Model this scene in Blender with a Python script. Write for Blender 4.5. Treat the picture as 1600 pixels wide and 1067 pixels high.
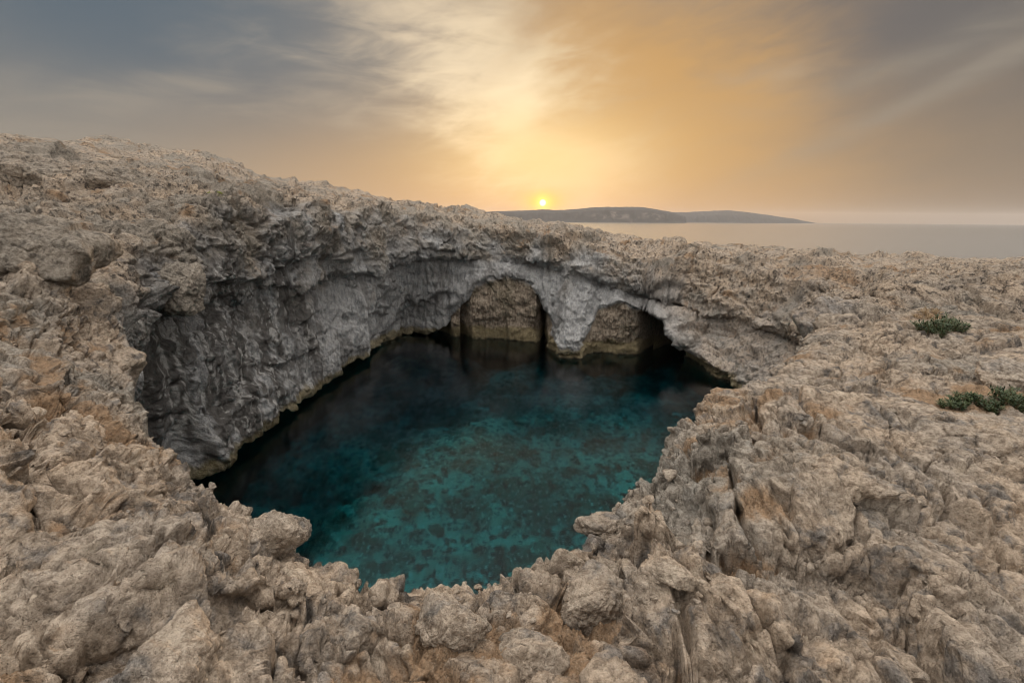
import bpy, bmesh, math, random
import numpy as np
from mathutils import Vector, Matrix
from concurrent.futures import ThreadPoolExecutor

for o in list(bpy.data.objects):
    bpy.data.objects.remove(o)
S = bpy.context.scene
COL = S.collection
R = math.radians

# ------------------------------------------------------------------ camera
EYE = 11.0                      # metres above the sea
PITCH, ROLL = math.atan((533.5 - 344.2) / 800), 0.46
cd = bpy.data.cameras.new('camera')
cam = bpy.data.objects.new('camera', cd); COL.objects.link(cam)
cd.sensor_width = 36; cd.lens = 18
cd.clip_start = 0.05; cd.clip_end = 40000
CM = Matrix.Rotation(math.pi / 2 - PITCH, 4, 'X') @ Matrix.Rotation(R(ROLL), 4, 'Z')
cam.matrix_world = Matrix.Translation((0, 0, EYE)) @ CM
cd.dof.use_dof = True; cd.dof.focus_distance = 14; cd.dof.aperture_fstop = 11.0
S.camera = cam
_r = CM.to_3x3()
RT, UP, FW = [np.array(_r @ Vector(v)) for v in ((1, 0, 0), (0, 1, 0), (0, 0, -1))]
EY = np.array((0, 0, EYE))
def P(u, v, t):                 # a point of the place seen at (u, v), t metres ahead
    return EY + t * (FW + (u - 800) / 800 * RT + (533.5 - v) / 800 * UP)
def W(u, v, z):                 # the point of height z seen at (u, v)
    d = FW + (u - 800) / 800 * RT + (533.5 - v) / 800 * UP
    return EY + d * (z - EYE) / d[2]

# ------------------------------------------------------------------ sun, sky, exposure
sd = P(848, 317, 1) - EY; sd /= np.linalg.norm(sd)
SUN_AZ, SUN_EL = math.atan2(sd[0], sd[1]), math.asin(sd[2])
sl = bpy.data.lights.new('sun', 'SUN'); sl.energy = 2.2; sl.angle = R(2.0); sl.color = (1, .70, .42)
sun = bpy.data.objects.new('sun', sl); COL.objects.link(sun)
sun.rotation_euler = Vector(sd).to_track_quat('Z', 'Y').to_euler()
S.view_settings.view_transform = 'Standard'; S.view_settings.look = 'None'
S.view_settings.exposure = 0.72; S.view_settings.gamma = 1
S.cycles.use_denoising = True; S.cycles.filter_width = 1.1
S.cycles.max_bounces = 8; S.cycles.diffuse_bounces = 4; S.cycles.transparent_max_bounces = 8
S.cycles.volume_bounces = 1

class NT:
    """small helper for node graphs"""
    def __init__(s, tree): s.t = tree
    def n(s, typ, **kw):
        nd = s.t.nodes.new(typ)
        for k, v in kw.items():
            if k == 'inp':
                for a, b in v.items(): s.set(nd.inputs[a], b)
            else: setattr(nd, k, v)
        return nd
    def set(s, sock, v):
        if isinstance(v, bpy.types.NodeSocket): s.t.links.new(v, sock)
        elif isinstance(v, (tuple, list)) and sock.type == 'RGBA' and len(v) == 3: sock.default_value = (*v, 1)
        else: sock.default_value = v
    def m(s, op, a, b=None, c=None, clamp=False):
        nd = s.n('ShaderNodeMath', operation=op); nd.use_clamp = clamp
        for i, v in enumerate((a, b, c)):
            if v is not None: s.set(nd.inputs[i], v)
        return nd.outputs[0]
    def vm(s, op, a, b=None, c=None):
        nd = s.n('ShaderNodeVectorMath', operation=op)
        for i, v in enumerate((a, b, c)):
            if v is not None: s.set(nd.inputs[i], v)
        return nd.outputs[0]
    def mix(s, f, a, b, blend='MIX'):
        nd = s.n('ShaderNodeMix', data_type='RGBA', blend_type=blend); nd.clamp_factor = True
        s.set(nd.inputs['Factor'], f); s.set(nd.inputs['A'], a); s.set(nd.inputs['B'], b)
        # socket names repeat per data type: set the colour ones explicitly
        cs = [i for i in nd.inputs if i.type == 'RGBA']
        s.set(cs[0], a); s.set(cs[1], b)
        return [o for o in nd.outputs if o.type == 'RGBA'][0]
    def ss(s, x, lo, hi, a=0.0, b=1.0):
        nd = s.n('ShaderNodeMapRange', interpolation_type='SMOOTHSTEP')
        s.set(nd.inputs[0], x)
        for i, v in enumerate((lo, hi, a, b)): nd.inputs[i + 1].default_value = v
        return nd.outputs[0]
    def noise(s, vec, scale, detail=4, rough=.55, dist=0.0, typ='FBM'):
        nd = s.n('ShaderNodeTexNoise'); nd.noise_type = typ
        s.set(nd.inputs['Vector'], vec)
        for k, v in (('Scale', scale), ('Detail', detail), ('Roughness', rough), ('Distortion', dist)): nd.inputs[k].default_value = v
        return nd.outputs[0]
    def xyz(s, x=0.0, y=0.0, z=0.0):
        nd = s.n('ShaderNodeCombineXYZ')
        for i, v in enumerate((x, y, z)): s.set(nd.inputs[i], v)
        return nd.outputs[0]
    def sep(s, v):
        nd = s.n('ShaderNodeSeparateXYZ'); s.set(nd.inputs[0], v); return nd.outputs

def azel(u, v):
    d = P(u, v, 1) - EY; d /= np.linalg.norm(d)
    return math.atan2(d[0], d[1]), math.asin(d[2])

def build_sky():
    w = bpy.data.worlds.new('World'); S.world = w; w.use_nodes = True
    t = w.node_tree; t.nodes.clear(); g = NT(t)
    d = g.vm('NORMALIZE', g.n('ShaderNodeTexCoord').outputs['Generated'])
    x, y, z = g.sep(d)
    el = g.m('ARCSINE', z); az = g.m('ARCTAN2', x, y)
    # streaky wind-blown warp, rising away from the sun
    wc = g.xyz(g.m('ADD', g.m('MULTIPLY', az, 1.0), g.m('MULTIPLY', el, .7)), g.m('SUBTRACT', g.m('MULTIPLY', el, 3.0), g.m('MULTIPLY', az, .9)), z)
    n1 = g.noise(wc, 2.2, 4, .55, .4)
    n2 = g.noise(g.vm('ADD', wc, (7.3, 2.1, 4.4)), 2.6, 3, .55, .5)
    n3 = g.noise(g.xyz(g.m('MULTIPLY', az, 2.0), g.m('MULTIPLY', el, 9.0), 3.3), 2.4, 5, .58, .6)
    n4 = g.noise(g.vm('ADD', wc, (1.3, 5.1, 2.4)), 9.0, 3, .6, .8)
    waz = g.m('ADD', az, g.m('ADD', g.m('MULTIPLY', g.m('SUBTRACT', n1, .5), .38), g.m('ADD', g.m('MULTIPLY', g.m('SUBTRACT', n3, .5), .16), g.m('MULTIPLY', g.m('SUBTRACT', n4, .5), .09))))
    wel = g.m('ADD', el, g.m('ADD', g.m('MULTIPLY', g.m('SUBTRACT', n2, .5), .17), g.m('MULTIPLY', g.m('SUBTRACT', n4, .5), .05)))
    def blob(u, v, ra, re, rot=0, warp=1.0, A=None, E=None):
        a0, e0 = azel(u, v)
        A = A or (waz if warp else az); E = E or (wel if warp else el)
        da, de = g.m('SUBTRACT', A, a0), g.m('SUBTRACT', E, e0)
        c, s_ = math.cos(R(rot)), math.sin(R(rot))
        p = g.m('DIVIDE', g.m('ADD', g.m('MULTIPLY', da, c), g.m('MULTIPLY', de, s_)), ra)
        q = g.m('DIVIDE', g.m('SUBTRACT', g.m('MULTIPLY', de, c), g.m('MULTIPLY', da, s_)), re)
        return g.m('EXPONENT', g.m('MULTIPLY', g.m('ADD', g.m('MULTIPLY', p, p), g.m('MULTIPLY', q, q)), -1.0))
    # dusty haze near the horizon, grey above
    col = g.mix(g.ss(el, 0, .26), (.42, .27, .175), (.28, .235, .19))
    saz = g.m('ADD', az, g.m('MULTIPLY', g.m('SUBTRACT', waz, az), .35)); sel = g.m('ADD', el, g.m('MULTIPLY', g.m('SUBTRACT', wel, el), .35))
    left = g.ss(g.m('ADD', saz, g.m('MULTIPLY', el, -.4)), -.10, -.80)
    col = g.mix(left, col, g.mix(g.ss(el, .05, .32), (.27, .235, .195), (.185, .185, .18)))
    col = g.mix(g.m('MULTIPLY', blob(150, 0, .44, .17, -12, 1, saz, sel), .85), col, (.075, .112, .150))
    right = g.ss(saz, .18, .72)
    col = g.mix(right, col, g.mix(g.ss(el, .0, .30), (.185, .15, .125), (.16, .138, .12)))
    col = g.mix(g.m('MULTIPLY', blob(1430, 10, .30, .10, 0), .7), col, (.108, .105, .112))
    # light of the low sun scattered forward in the dust
    col = g.mix(g.m('MULTIPLY', blob(830, 290, .50, .12, 0, 0), .62), col, (.64, .385, .155))
    # the orange dust cloud right of the sun
    col = g.mix(g.m('MULTIPLY', blob(1020, 130, .31, .14, -25), .88), col, (.56, .315, .105))
    # bright thin cloud above the sun, torn towards the upper left
    cream = g.m('MULTIPLY', blob(750, 125, .28, .11, -45), g.ss(g.m('ADD', g.m('MULTIPLY', n3, .7), g.m('MULTIPLY', n4, .3)), .30, .66, .30, 1.0))
    col = g.mix(g.m('MULTIPLY', cream, .85), col, (.95, .75, .50))
    cr1 = g.m('MULTIPLY', blob(620, 60, .20, .10, -20), g.ss(n3, .34, .66, .1, 1.0))
    col = g.mix(g.m('MULTIPLY', cr1, .40), col, (.52, .43, .32))
    cr2 = g.m('MULTIPLY', blob(430, 155, .34, .040, 8), g.ss(n3, .32, .66, .15, 1.0))
    col = g.mix(g.m('MULTIPLY', cr2, .35), col, (.44, .36, .265))
    cr3 = g.m('MULTIPLY', blob(1230, 130, .09, .03, 20), g.ss(n3, .35, .7, .2, 1.0))
    col = g.mix(g.m('MULTIPLY', cr3, .55), col, (.46, .34, .22))
    cr4 = g.m('MULTIPLY', blob(1470, 140, .24, .018, 24, 1, az, g.m('ADD', el, g.m('MULTIPLY', g.m('SUBTRACT', n2, .5), .06))), g.ss(n3, .25, .7, .4, 1.0))
    col = g.mix(g.m('MULTIPLY', cr4, .6), col, (.31, .265, .21))
    cr5 = g.m('MULTIPLY', blob(1500, 50, .16, .018, 18, 1, az, g.m('ADD', el, g.m('MULTIPLY', g.m('SUBTRACT', n1, .5), .06))), g.ss(n3, .3, .7, .3, 1.0))
    col = g.mix(g.m('MULTIPLY', cr5, .55), col, (.31, .27, .215))
    core = g.m('MAXIMUM', blob(838, 180, .085, .095, -50, 1), g.m('MULTIPLY', blob(780, 90, .12, .08, -45, 1), .35))
    col = g.mix(g.m('MULTIPLY', core, .85), col, (.98, .80, .52))
    col = g.mix(g.m('MULTIPLY', blob(848, 245, .19, .085, 0, 0), .75), col, (.95, .65, .28))
    col = g.mix(g.m('MULTIPLY', blob(848, 317, .034, .018, 0, 0), .95), col, (1.15, .60, .08))
    # high thin overcast, brightened overhead and behind to light the rock and walls
    veil = g.mix(n1, (2.0, 1.93, 1.82), (2.55, 2.42, 2.25))
    col = g.mix(g.ss(el, .48, 1.10), col, veil)
    behind = g.ss(y, .35, -.35)
    col = g.mix(g.m('MULTIPLY', behind, g.ss(el, .36, 1.0, .9, 0)), col, (1.0, .97, .92))
    ang = g.m('ARCCOSINE', g.m('MINIMUM', g.n('ShaderNodeVectorMath', operation='DOT_PRODUCT', inp={0: d, 1: tuple(sd)}).outputs['Value'], 1.0))
    col = g.mix(g.m('EXPONENT', g.m('MULTIPLY', g.m('POWER', g.m('DIVIDE', ang, .014), 2.0), -1.0)), col, (1.6, .95, .20))
    disc = g.ss(ang, .0070, .0045)
    col = g.mix(disc, col, (2.6, 2.1, 1.0))
    sky = g.n('ShaderNodeTexSky', sky_type='NISHITA'); sky.sun_disc = False
    sky.sun_elevation = SUN_EL; sky.sun_rotation = SUN_AZ; sky.air_density = 1.0; sky.dust_density = 1.0
    b1 = g.n('ShaderNodeBackground', inp={'Color': sky.outputs[0], 'Strength': .05})
    b2 = g.n('ShaderNodeBackground', inp={'Color': col, 'Strength': .74})
    ad = g.n('ShaderNodeMixShader', inp={0: .90, 1: b1.outputs[0], 2: b2.outputs[0]})     # thin cloud and dust veil the clear sky
    o = g.n('ShaderNodeOutputWorld', inp={'Surface': ad.outputs[0]})
build_sky()

# ------------------------------------------------------------------ noise (numpy)
POOL = ThreadPoolExecutor(4)
def chunked(fn, p, *a):
    n = len(p); step = 60000
    parts = list(POOL.map(lambda i: fn(p[i:i + step], *a), range(0, n, step)))
    if isinstance(parts[0], tuple): return tuple(np.concatenate(x) for x in zip(*parts))
    return np.concatenate(parts)
_G = np.array([(1,1,0),(-1,1,0),(1,-1,0),(-1,-1,0),(1,0,1),(-1,0,1),(1,0,-1),(-1,0,-1),(0,1,1),(0,-1,1),(0,1,-1),(0,-1,-1),(1,1,0),(-1,1,0),(0,-1,1),(0,-1,-1)], np.float32)
def _hash(ix, iy, iz, seed):
    h = ix.astype(np.uint32) * np.uint32(0x8da6b343) ^ iy.astype(np.uint32) * np.uint32(0xd8163841) ^ iz.astype(np.uint32) * np.uint32(0xcb1ab31f) ^ np.uint32((seed * 0x9E3779B1) & 0xffffffff)
    h ^= h >> np.uint32(13); h *= np.uint32(0x5bd1e995); h ^= h >> np.uint32(15); h *= np.uint32(0x85ebca6b); h ^= h >> np.uint32(13)
    return h
def _perlin(p, seed):
    i = np.floor(p); f = (p - i).astype(np.float32); i = i.astype(np.int64)
    u = f * f * f * (f * (f * 6 - 15) + 10)
    def c(a, b, d):
        g = _G[_hash(i[:, 0] + a, i[:, 1] + b, i[:, 2] + d, seed) & np.uint32(15)]
        return g[:, 0] * (f[:, 0] - a) + g[:, 1] * (f[:, 1] - b) + g[:, 2] * (f[:, 2] - d)
    ux, uy, uz = u[:, 0], u[:, 1], u[:, 2]
    L = lambda a, b, t: a + (b - a) * t
    return L(L(L(c(0,0,0), c(1,0,0), ux), L(c(0,1,0), c(1,1,0), ux), uy), L(L(c(0,0,1), c(1,0,1), ux), L(c(0,1,1), c(1,1,1), ux), uy), uz)
def perlin(p, seed=0): return chunked(_perlin, p.astype(np.float32), seed)
_S = np.random.RandomState(5).normal(size=(64, 3)).astype(np.float32); _S /= np.linalg.norm(_S, axis=1, keepdims=True)
def _voro(p, seed):
    i = np.floor(p); f = (p - i).astype(np.float32); i = i.astype(np.int64)
    n = len(p); F1 = np.full(n, 9, np.float32); F2 = F1.copy(); cid = np.zeros(n, np.float32); sl = cid.copy()
    k = np.float32(1 / 1024)
    for a in (-1, 0, 1):
        for b in (-1, 0, 1):
            for c in (-1, 0, 1):
                h = _hash(i[:, 0] + a, i[:, 1] + b, i[:, 2] + c, seed)
                dx = a + (h & np.uint32(1023)) * k - f[:, 0]; dy = b + ((h >> np.uint32(10)) & np.uint32(1023)) * k - f[:, 1]; dz = c + ((h >> np.uint32(20)) & np.uint32(1023)) * k - f[:, 2]
                d = dx * dx + dy * dy + dz * dz
                m = d < F1
                F2 = np.where(m, F1, np.minimum(F2, d)); F1 = np.where(m, d, F1)
                g = h * np.uint32(2654435761); g ^= g >> np.uint32(15)
                cid = np.where(m, (g >> np.uint32(16)) * np.float32(1 / 65536), cid)
                rv = _S[g & np.uint32(63)]
                sl = np.where(m, -(dx * rv[:, 0] + dy * rv[:, 1] + dz * rv[:, 2]), sl)
    return np.sqrt(F1), np.sqrt(F2), cid, sl
def voro(p, seed=0): return chunked(_voro, p.astype(np.float32), seed)
def fbm(p, scale, oct=4, seed=0, gain=.5, sp=None):
    out = np.zeros(len(p), np.float32); a = 1.0; f = scale
    for k in range(oct):
        w = 1.0 if sp is None else sst(.35 / f / np.maximum(sp, 1e-5), .5, 1.2)
        out += a * w * perlin(p * np.float32(f), seed + k * 17); a *= gain; f *= 2.03
    return out
def ridged(p, scale, oct=4, seed=0, gain=.5, sp=None):     # sharp crests, round hollows
    out = np.zeros(len(p), np.float32); a = 1.0; f = scale; tot = 0
    for k in range(oct):
        w = 1.0 if sp is None else sst(.35 / f / np.maximum(sp, 1e-5), .5, 1.2)
        out += a * w * (.75 - 2.0 * np.abs(perlin(p * np.float32(f), seed + k * 13))); a *= gain; f *= 2.1
    return out
def sst(x, a, b):
    t = np.clip((x - a) / (b - a), 0, 1); return t * t * (3 - 2 * t)

# ------------------------------------------------------------------ the lie of the land
CX, CY = 1.0, 26.0              # middle of the lagoon
def polar(p): return math.degrees(math.atan2(p[0] - CX, p[1] - CY)), math.hypot(p[0] - CX, p[1] - CY)
near = [W(620,924,9.03), W(700,912,9.04), W(780,886,9.05), W(868,862,9.06), W(880,806,9.1), W(930,788,9.06), W(975,760,9.0), W(1040,710,9.0), W(1085,650,9.0),
        W(1115,605,9.0), W(1190,590,9.0), W(1240,570,8.95), W(1300,540,8.9), W(1312,502,8.7)]
nearL = [W(545,926,9.0), W(470,902,9.04), W(440,830,9.15), W(375,808,9.16), W(310,798,9.1), W(300,757,9.08), W(268,730,9.05), W(215,692,9.05), W(205,622,9.05), W(190,562,9.0), W(150,484,9.15)]
rimL = [P(165,440,14.5), P(200,380,18), P(255,330,21), P(322,306,24), P(450,303,30), P(545,312,38), P(640,330,45), P(740,347,48)]
rimB = [P(850,365,46), P(1000,386,43), P(1150,402,41), P(1300,424,35), P(1420,440,28), P(1480,452,21), P(1430,468,15.5)]
rim = near + rimB[::-1] + rimL[::-1] + nearL[::-1]
crest = [P(-300,205,36), P(0,209,40), P(100,214,44), P(240,224,46), P(320,236,48), P(430,276,52), P(490,281,54), P(540,298,54), P(620,318,56), P(690,324,58), P(740,331,57), P(800,346,54), P(900,357,52), P(1000,369,51), P(1200,389,50), P(1400,398,52), P(1600,403,56), P(1900,408,62)]
other = [W(1500,850,8.92), W(1300,760,9.32), W(1200,900,9.28), W(1100,1000,9.2), W(1000,900,9.05), W(1400,1000,9.1), W(1590,1050,9.2), W(1200,650,9.14), W(1400,620,9.05), W(1550,760,9.0),
         W(1100,760,9.2), W(1600,640,8.95), W(1500,560,8.85), W(1600,500,8.75), W(1550,450,8.5), W(1600,425,8.2),
         W(0,430,10.25), W(100,480,9.75), W(60,560,9.65), W(150,650,9.4), W(0,680,9.75), W(100,760,9.5), W(250,800,9.5), W(330,880,9.42), W(365,950,9.05), W(100,900,9.5), W(50,1040,9.5), W(300,1040,9.4),
         W(420,840,9.25), W(540,990,9.08), W(640,985,9.02), W(700,1020,9.2), W(770,945,8.92), W(915,930,9.12), W(820,1050,9.25), W(960,1040,9.1),
         P(60,405,14), P(0,350,18), P(100,330,19), P(0,300,23), P(100,290,24), P(60,258,27), P(200,262,29), P(250,285,27), P(330,285,32), P(150,225,38), P(330,260,40), P(420,288,44), P(560,308,46),
         (0,-3,9.5), (6,-6,9.4), (-6,-6,9.9), (12,0,9.2), (-14,0,11), (-25,12,13), (30,10,9), (0,-60,10), (60,-40,9.5), (-60,-40,14), (-70,30,17), (75,30,8), (60,60,7), (20,90,6), (-30,90,11), (-60,70,14)]
CTRL = np.array([tuple(p) for p in rim + crest + other])
def _mq(d2): return np.sqrt(d2 + .15)
_d2 = ((CTRL[:, None, :2] - CTRL[None, :, :2]) ** 2).sum(-1)
_A = -_mq(_d2) + np.diag(np.where(np.hypot(CTRL[:, 0], CTRL[:, 1]) < 9, .12, .06))
_pm = np.c_[np.ones(len(CTRL)), CTRL[:, :2]]
_sol = np.linalg.solve(np.block([[_A, _pm], [_pm.T, np.zeros((3, 3))]]), np.r_[CTRL[:, 2], 0, 0, 0])
for _i in range(len(rim), len(rim) + len(crest)): CTRL[_i, 2] -= .22 if CTRL[_i, 0] < -8 else (-.16 if -2 < CTRL[_i, 0] < 2 else .02 if CTRL[_i, 0] < 8 else .42)
for _i in range(len(near), len(near) + 6): CTRL[_i, 2] -= .25
_sol = np.linalg.solve(np.block([[_A, _pm], [_pm.T, np.zeros((3, 3))]]), np.r_[CTRL[:, 2], 0, 0, 0])
def land(x, y):
    sh = np.shape(x); x = np.ravel(x); y = np.ravel(y); out = _sol[-3] + _sol[-2] * x + _sol[-1] * y
    for (cx, cy, _), w in zip(CTRL, _sol): out = out - w * _mq((x - cx) ** 2 + (y - cy) ** 2)
    return out.reshape(sh)

def table(pts):                 # [(deg, value...)] -> periodic interpolator
    pts = sorted(pts); a = np.array(pts, float)
    a = np.vstack([a[-2:] - np.r_[360, np.zeros(a.shape[1] - 1)], a, a[:2] + np.r_[360, np.zeros(a.shape[1] - 1)]])
    return lambda th, k=1: np.interp(th, a[:, 0], a[:, k])
rim_t = table([polar(p) for p in rim])
# lower edge of the wall: (point, height of the edge), and the back of the undercut at the water
def st(p, h): th, r = polar(p); return (th, r, h)
edge = [st(W(340,735,.3),.3), st(W(400,690,.3),.35), st(W(460,640,.3),.35), st(W(520,595,.3),.35), st(W(575,560,.3),.45)]
for u, v, t in ((625,535,50.5),(665,521,50),(700,502,49),(728,472,48),(745,445,47.5),(790,431,47),(830,443,46.5),(852,478,46),(864,520,45.6)):
    p = P(u, v, t); edge.append(st(p, p[2]))
edge += [st(W(880,556,.2),.5), st(W(905,557,.2),.5)]
for u, v, t in ((922,520,43),(934,483,43),(965,476,42.5),(1000,478,42),(1026,500,41),(1055,530,40),(1085,560,39),(1112,590,37.5)):
    p = P(u, v, t); edge.append(st(p, max(p[2], .35)))
edge += [st(W(1145,604,.3),.3), st((17,30.5,0),.3), st((18.3,26,0),.3), st((17,20,0),.3), st((12,14.5,0),.3), st((7.5,9.5,0),.3), st((4,5.5,0),.3), st((1,2,0),.3), st((-2,2,0),.3), st((-6,5.5,0),.3), st((-10.5,9.5,0),.3), st((-14,14,0),.3), st((-14.5,18,0),.3)]
edge_t = table(edge)
def bk(p, add=0.0): th, r = polar(p); return (th, r + add)
back = [bk(p[:2] and W(u, v, 0), 1.1) for u, v, p in ((340,735,(0,0)),(400,690,(0,0)),(460,640,(0,0)),(520,595,(0,0)),(575,560,(0,0)))]
back += [bk(W(640,524,0), 1.5), bk(W(690,520,0), 1.2), bk(W(716,520,0), .6), bk(W(726,536,0)), bk(W(760,544,0)), bk(W(800,545,0)), bk(W(830,541,0)), bk(W(842,530,0)), bk(W(850,522,0), 1.0),
         bk(W(862,552,0)), bk(W(880,558,0), .1), bk(W(905,560,0), .1), bk(W(930,558,0)), bk(W(965,556,0)), bk(W(1000,553,0)), bk(W(1015,550,0)), bk(W(1024,540,0), 7), bk(W(1052,545,0), 8), bk(W(1060,558,0), .4),
         bk(W(1090,575,0), .3), bk(W(1115,595,0), .5), bk(W(1145,604,0), .9)]
back += [(e[0], e[1] + .9) for e in edge[-12:]]
back_t = table(back)
lip = []
for u, v, t in ((200,470,20),(330,470,26),(430,452,30),(560,425,40),(640,402,46),(700,396,48),(760,402,48),(900,420,46),(1000,430,43),(1100,450,41),(1160,475,39),(1230,500,37)):
    p = P(u, v, t); lip.append((polar(p)[0], p[2]))
lip += [(100, 5.5), (140, 6.5), (180, 7.0), (-150, 7.0), (-125, 7.0)]
lip_t = table(lip)
# roundness of the brow and reach of the cap rock, by bearing
brow_t = table([(-125,.6),(-100,1.0),(-70,1.0),(-40,1.0),(-20,1.0),(0,1.6),(20,2.2),(45,3.0),(70,3.0),(100,2.0),(130,.8),(150,.35),(180,.25),(-165,.25),(-145,.3)])
coast_t = table([polar(p) for p in crest[1:]] + [(100, 75), (130, 130), (180, 140), (-130, 130), (-100, 90), (-80, 60)])

def profile(th):
    """for bearings th: points (R, z, q) from the far plateau over the brow, down the wall, under the edge and below the water"""
    n = len(th); rr = rim_t(th); re = edge_t(th); ha = edge_t(th, 2)
    tn = np.stack([th * .5, th * 0, th * 0], 1).astype(np.float32); vis = sst(118 - np.abs(th), 0, 20)
    re = re + vis * (.35 * fbm(tn, .35, 4, 701, .6)); ha = np.maximum(ha + vis * sst(ha, .6, 2.0) * .7 * fbm(tn, .35, 3, 702, .5), .25)
    rb = np.maximum(back_t(th), re + .12); zl = lip_t(th); br = brow_t(th); rc = coast_t(th)
    sn, cs = np.sin(np.radians(th)), np.cos(np.radians(th))
    k = np.r_[0, np.geomspace(.04, 110, 130)][::-1]
    Rp = rr[:, None] + br[:, None] * .5 + k[None, :]
    zp = land(CX + Rp * sn[:, None], CY + Rp * cs[:, None])
    over = np.maximum(Rp - rc[:, None] - 1.0, 0)
    zp = zp - np.minimum((over / 5.0) ** 2, 4 + over * .5)
    zp = np.maximum(zp, -6)
    zr = land(CX + rr * sn, CY + rr * cs)
    zl = np.minimum(zl, zr - 1.2 * br - .5)
    far = sst(np.abs(th), 150, 120)
    h = zl - ha
    pts = [(rr - .25 * br, zr - .22 * br, .3), (rr - .6 * br, zr - .75 * br, .6)]
    capr = np.minimum(rr - .6 * br, re + 2.5) * .5 + .5 * (rr - .6 * br)
    nf = np.where(far > .5, 1.0, 0.0) * far
    pts += [(capr - .25 * nf + .12 * (1 - nf), (zr - .75 * br) * .45 + zl * .55, .8), (capr - .30 * nf + .3 * (1 - nf), zl + .25, .95), (capr + .05 + .3 * (1 - nf), zl + .02, 1.0)]
    rec = (.25 + .75 * sst(np.sin(th * .21 + 1.0) + .6 * np.sin(th * .093), -.6, .9)) * far * np.where(th > 5, .7, 1.0) + .12
    pts += [(capr + rec, zl - .25, 1.1), (capr * .75 + re * .25 + rec * .55, zl - .3 * h, 1.3), (capr * .4 + re * .6 + .1 * rec, zl - .62 * h, 1.6), (re - .12, ha + .18 * h, 1.85), (re, ha, 2.0)]
    d = rb - re
    pts += [(re + .25 * d, ha + .10 * np.minimum(d, 3), 2.2), (re + .75 * d, ha * .9 + .05, 2.5), (rb, ha * .55, 3.0), (rb - .1, ha * .15 + .05, 3.5), (rb - .15, -.25 + 0 * rb, 4.0), (rb + .2, -1.2 + 0 * rb, 4.5), (rb - .3, -7 + 0 * rb, 5)]
    Rw = np.stack([a for a, _, _ in pts], 1); zw = np.stack([b for _, b, _ in pts], 1)
    q = np.r_[-k * 0, [c for _, _, c in pts]][None].repeat(n, 0); q[:, :len(k)] = -k[None] 
    return np.c_[Rp, Rw], np.c_[zp, zw], q, sn, cs
def frame(x, y, z):
    v = np.stack([x, y, z - EYE], -1); dep = v @ FW
    a = (v @ RT) / np.maximum(dep, .1); b = (v @ UP) / np.maximum(dep, .1)
    inside = (dep > .1) & (np.abs(a) < 1.2) & (np.abs(b) < .85)
    return np.sqrt((v ** 2).sum(-1)), inside
def weight(x, y, z, q, th):
    d, ins = frame(x, y, z)
    w = 1 / np.maximum(d, 1.6)
    hid = ((th > 118) | (th < -140))[:, None] & (q > .6)
    w = w * np.where(ins, 1.0, .07) * np.where(hid, .03, 1) * np.where(q > 4, .1, 1) * np.where((np.abs(th)[:, None] < 75) & (q > 0) & (q < 3.6), 1.5, 1)
    return w
NC, NR = 2500, 480
def sheet():
    tc = np.arange(-180, 180, .08)
    Rr, z, q, sn, cs = profile(tc)
    x, y = CX + Rr * sn[:, None], CY + Rr * cs[:, None]
    w = weight(x, y, z, q, tc)
    dens = (w * Rr * np.where(q > 3.6, 0, 1)).max(1) * np.where(np.abs(tc) < 110, 1.35, 1.0)
    dens = np.convolve(np.r_[dens[-20:], dens, dens[:20]], np.ones(41) / 41, 'valid')
    cum = np.r_[0, np.cumsum(dens)]
    th = np.interp(np.arange(NC) / NC * cum[-1], cum, np.r_[tc, 180])
    Rr, z, q, sn, cs = profile(th)
    # densify every profile, then resample it by what the eye can resolve
    K = Rr.shape[1]; fine = np.linspace(0, K - 1, (K - 1) * 8 + 1)
    i0 = np.minimum(fine.astype(int), K - 2); f = fine - i0
    lerp = lambda a: a[:, i0] * (1 - f) + a[:, i0 + 1] * f
    Rr, z, q = lerp(Rr), lerp(z), lerp(q)
    x, y = CX + Rr * sn[:, None], CY + Rr * cs[:, None]
    w = weight(x, y, z, q, th)
    L = np.hypot(np.diff(Rr, axis=1), np.diff(z, axis=1)) * (w[:, 1:] + w[:, :-1]) / 2
    # share the sampling between neighbours so that rows do not shear
    cumw = np.c_[np.zeros(NC), np.cumsum(L, 1)]
    cumw /= cumw[:, -1:]
    ker = np.ones(9) / 9
    cumw = np.stack([np.convolve(np.r_[c[-4:], c, c[:4]], ker, 'valid') for c in cumw.T], 1)
    s = np.linspace(0, 1, NR)
    oR = np.empty((NC, NR)); oz = oR.copy(); oq = oR.copy()
    for i in range(NC):
        oR[i] = np.interp(s, cumw[i], Rr[i]); oz[i] = np.interp(s, cumw[i], z[i]); oq[i] = np.interp(s, cumw[i], q[i])
    return th, oR, oz, oq, sn, cs
TH, SR, SZ, SQ, SN, CSN = sheet()
X = (CX + SR * SN[:, None]); Y = (CY + SR * CSN[:, None]); Z = SZ.copy()
PTS = np.stack([X, Y, Z], -1).astype(np.float32)          # NC x NR x 3
def normals(p):
    dc = np.roll(p, -1, 0) - np.roll(p, 1, 0)
    dr = np.empty_like(p); dr[:, 1:-1] = p[:, 2:] - p[:, :-2]; dr[:, 0] = p[:, 1] - p[:, 0]; dr[:, -1] = p[:, -1] - p[:, -2]
    n = np.cross(dr, dc); n /= np.maximum(np.linalg.norm(n, axis=-1, keepdims=True), 1e-9)
    return n, np.maximum(np.linalg.norm(dc, axis=-1) / 2, np.linalg.norm(dr, axis=-1) / 2)
N0, SP = normals(PTS)
def smooth_n(n, k):
    for _ in range(k):
        n = n + np.roll(n, 1, 0) + np.roll(n, -1, 0)
        m = n.copy(); m[:, 1:-1] += n[:, 2:] + n[:, :-2]; n = m
        n /= np.maximum(np.linalg.norm(n, axis=-1, keepdims=True), 1e-9)
    return n
shape = PTS.shape
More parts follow.
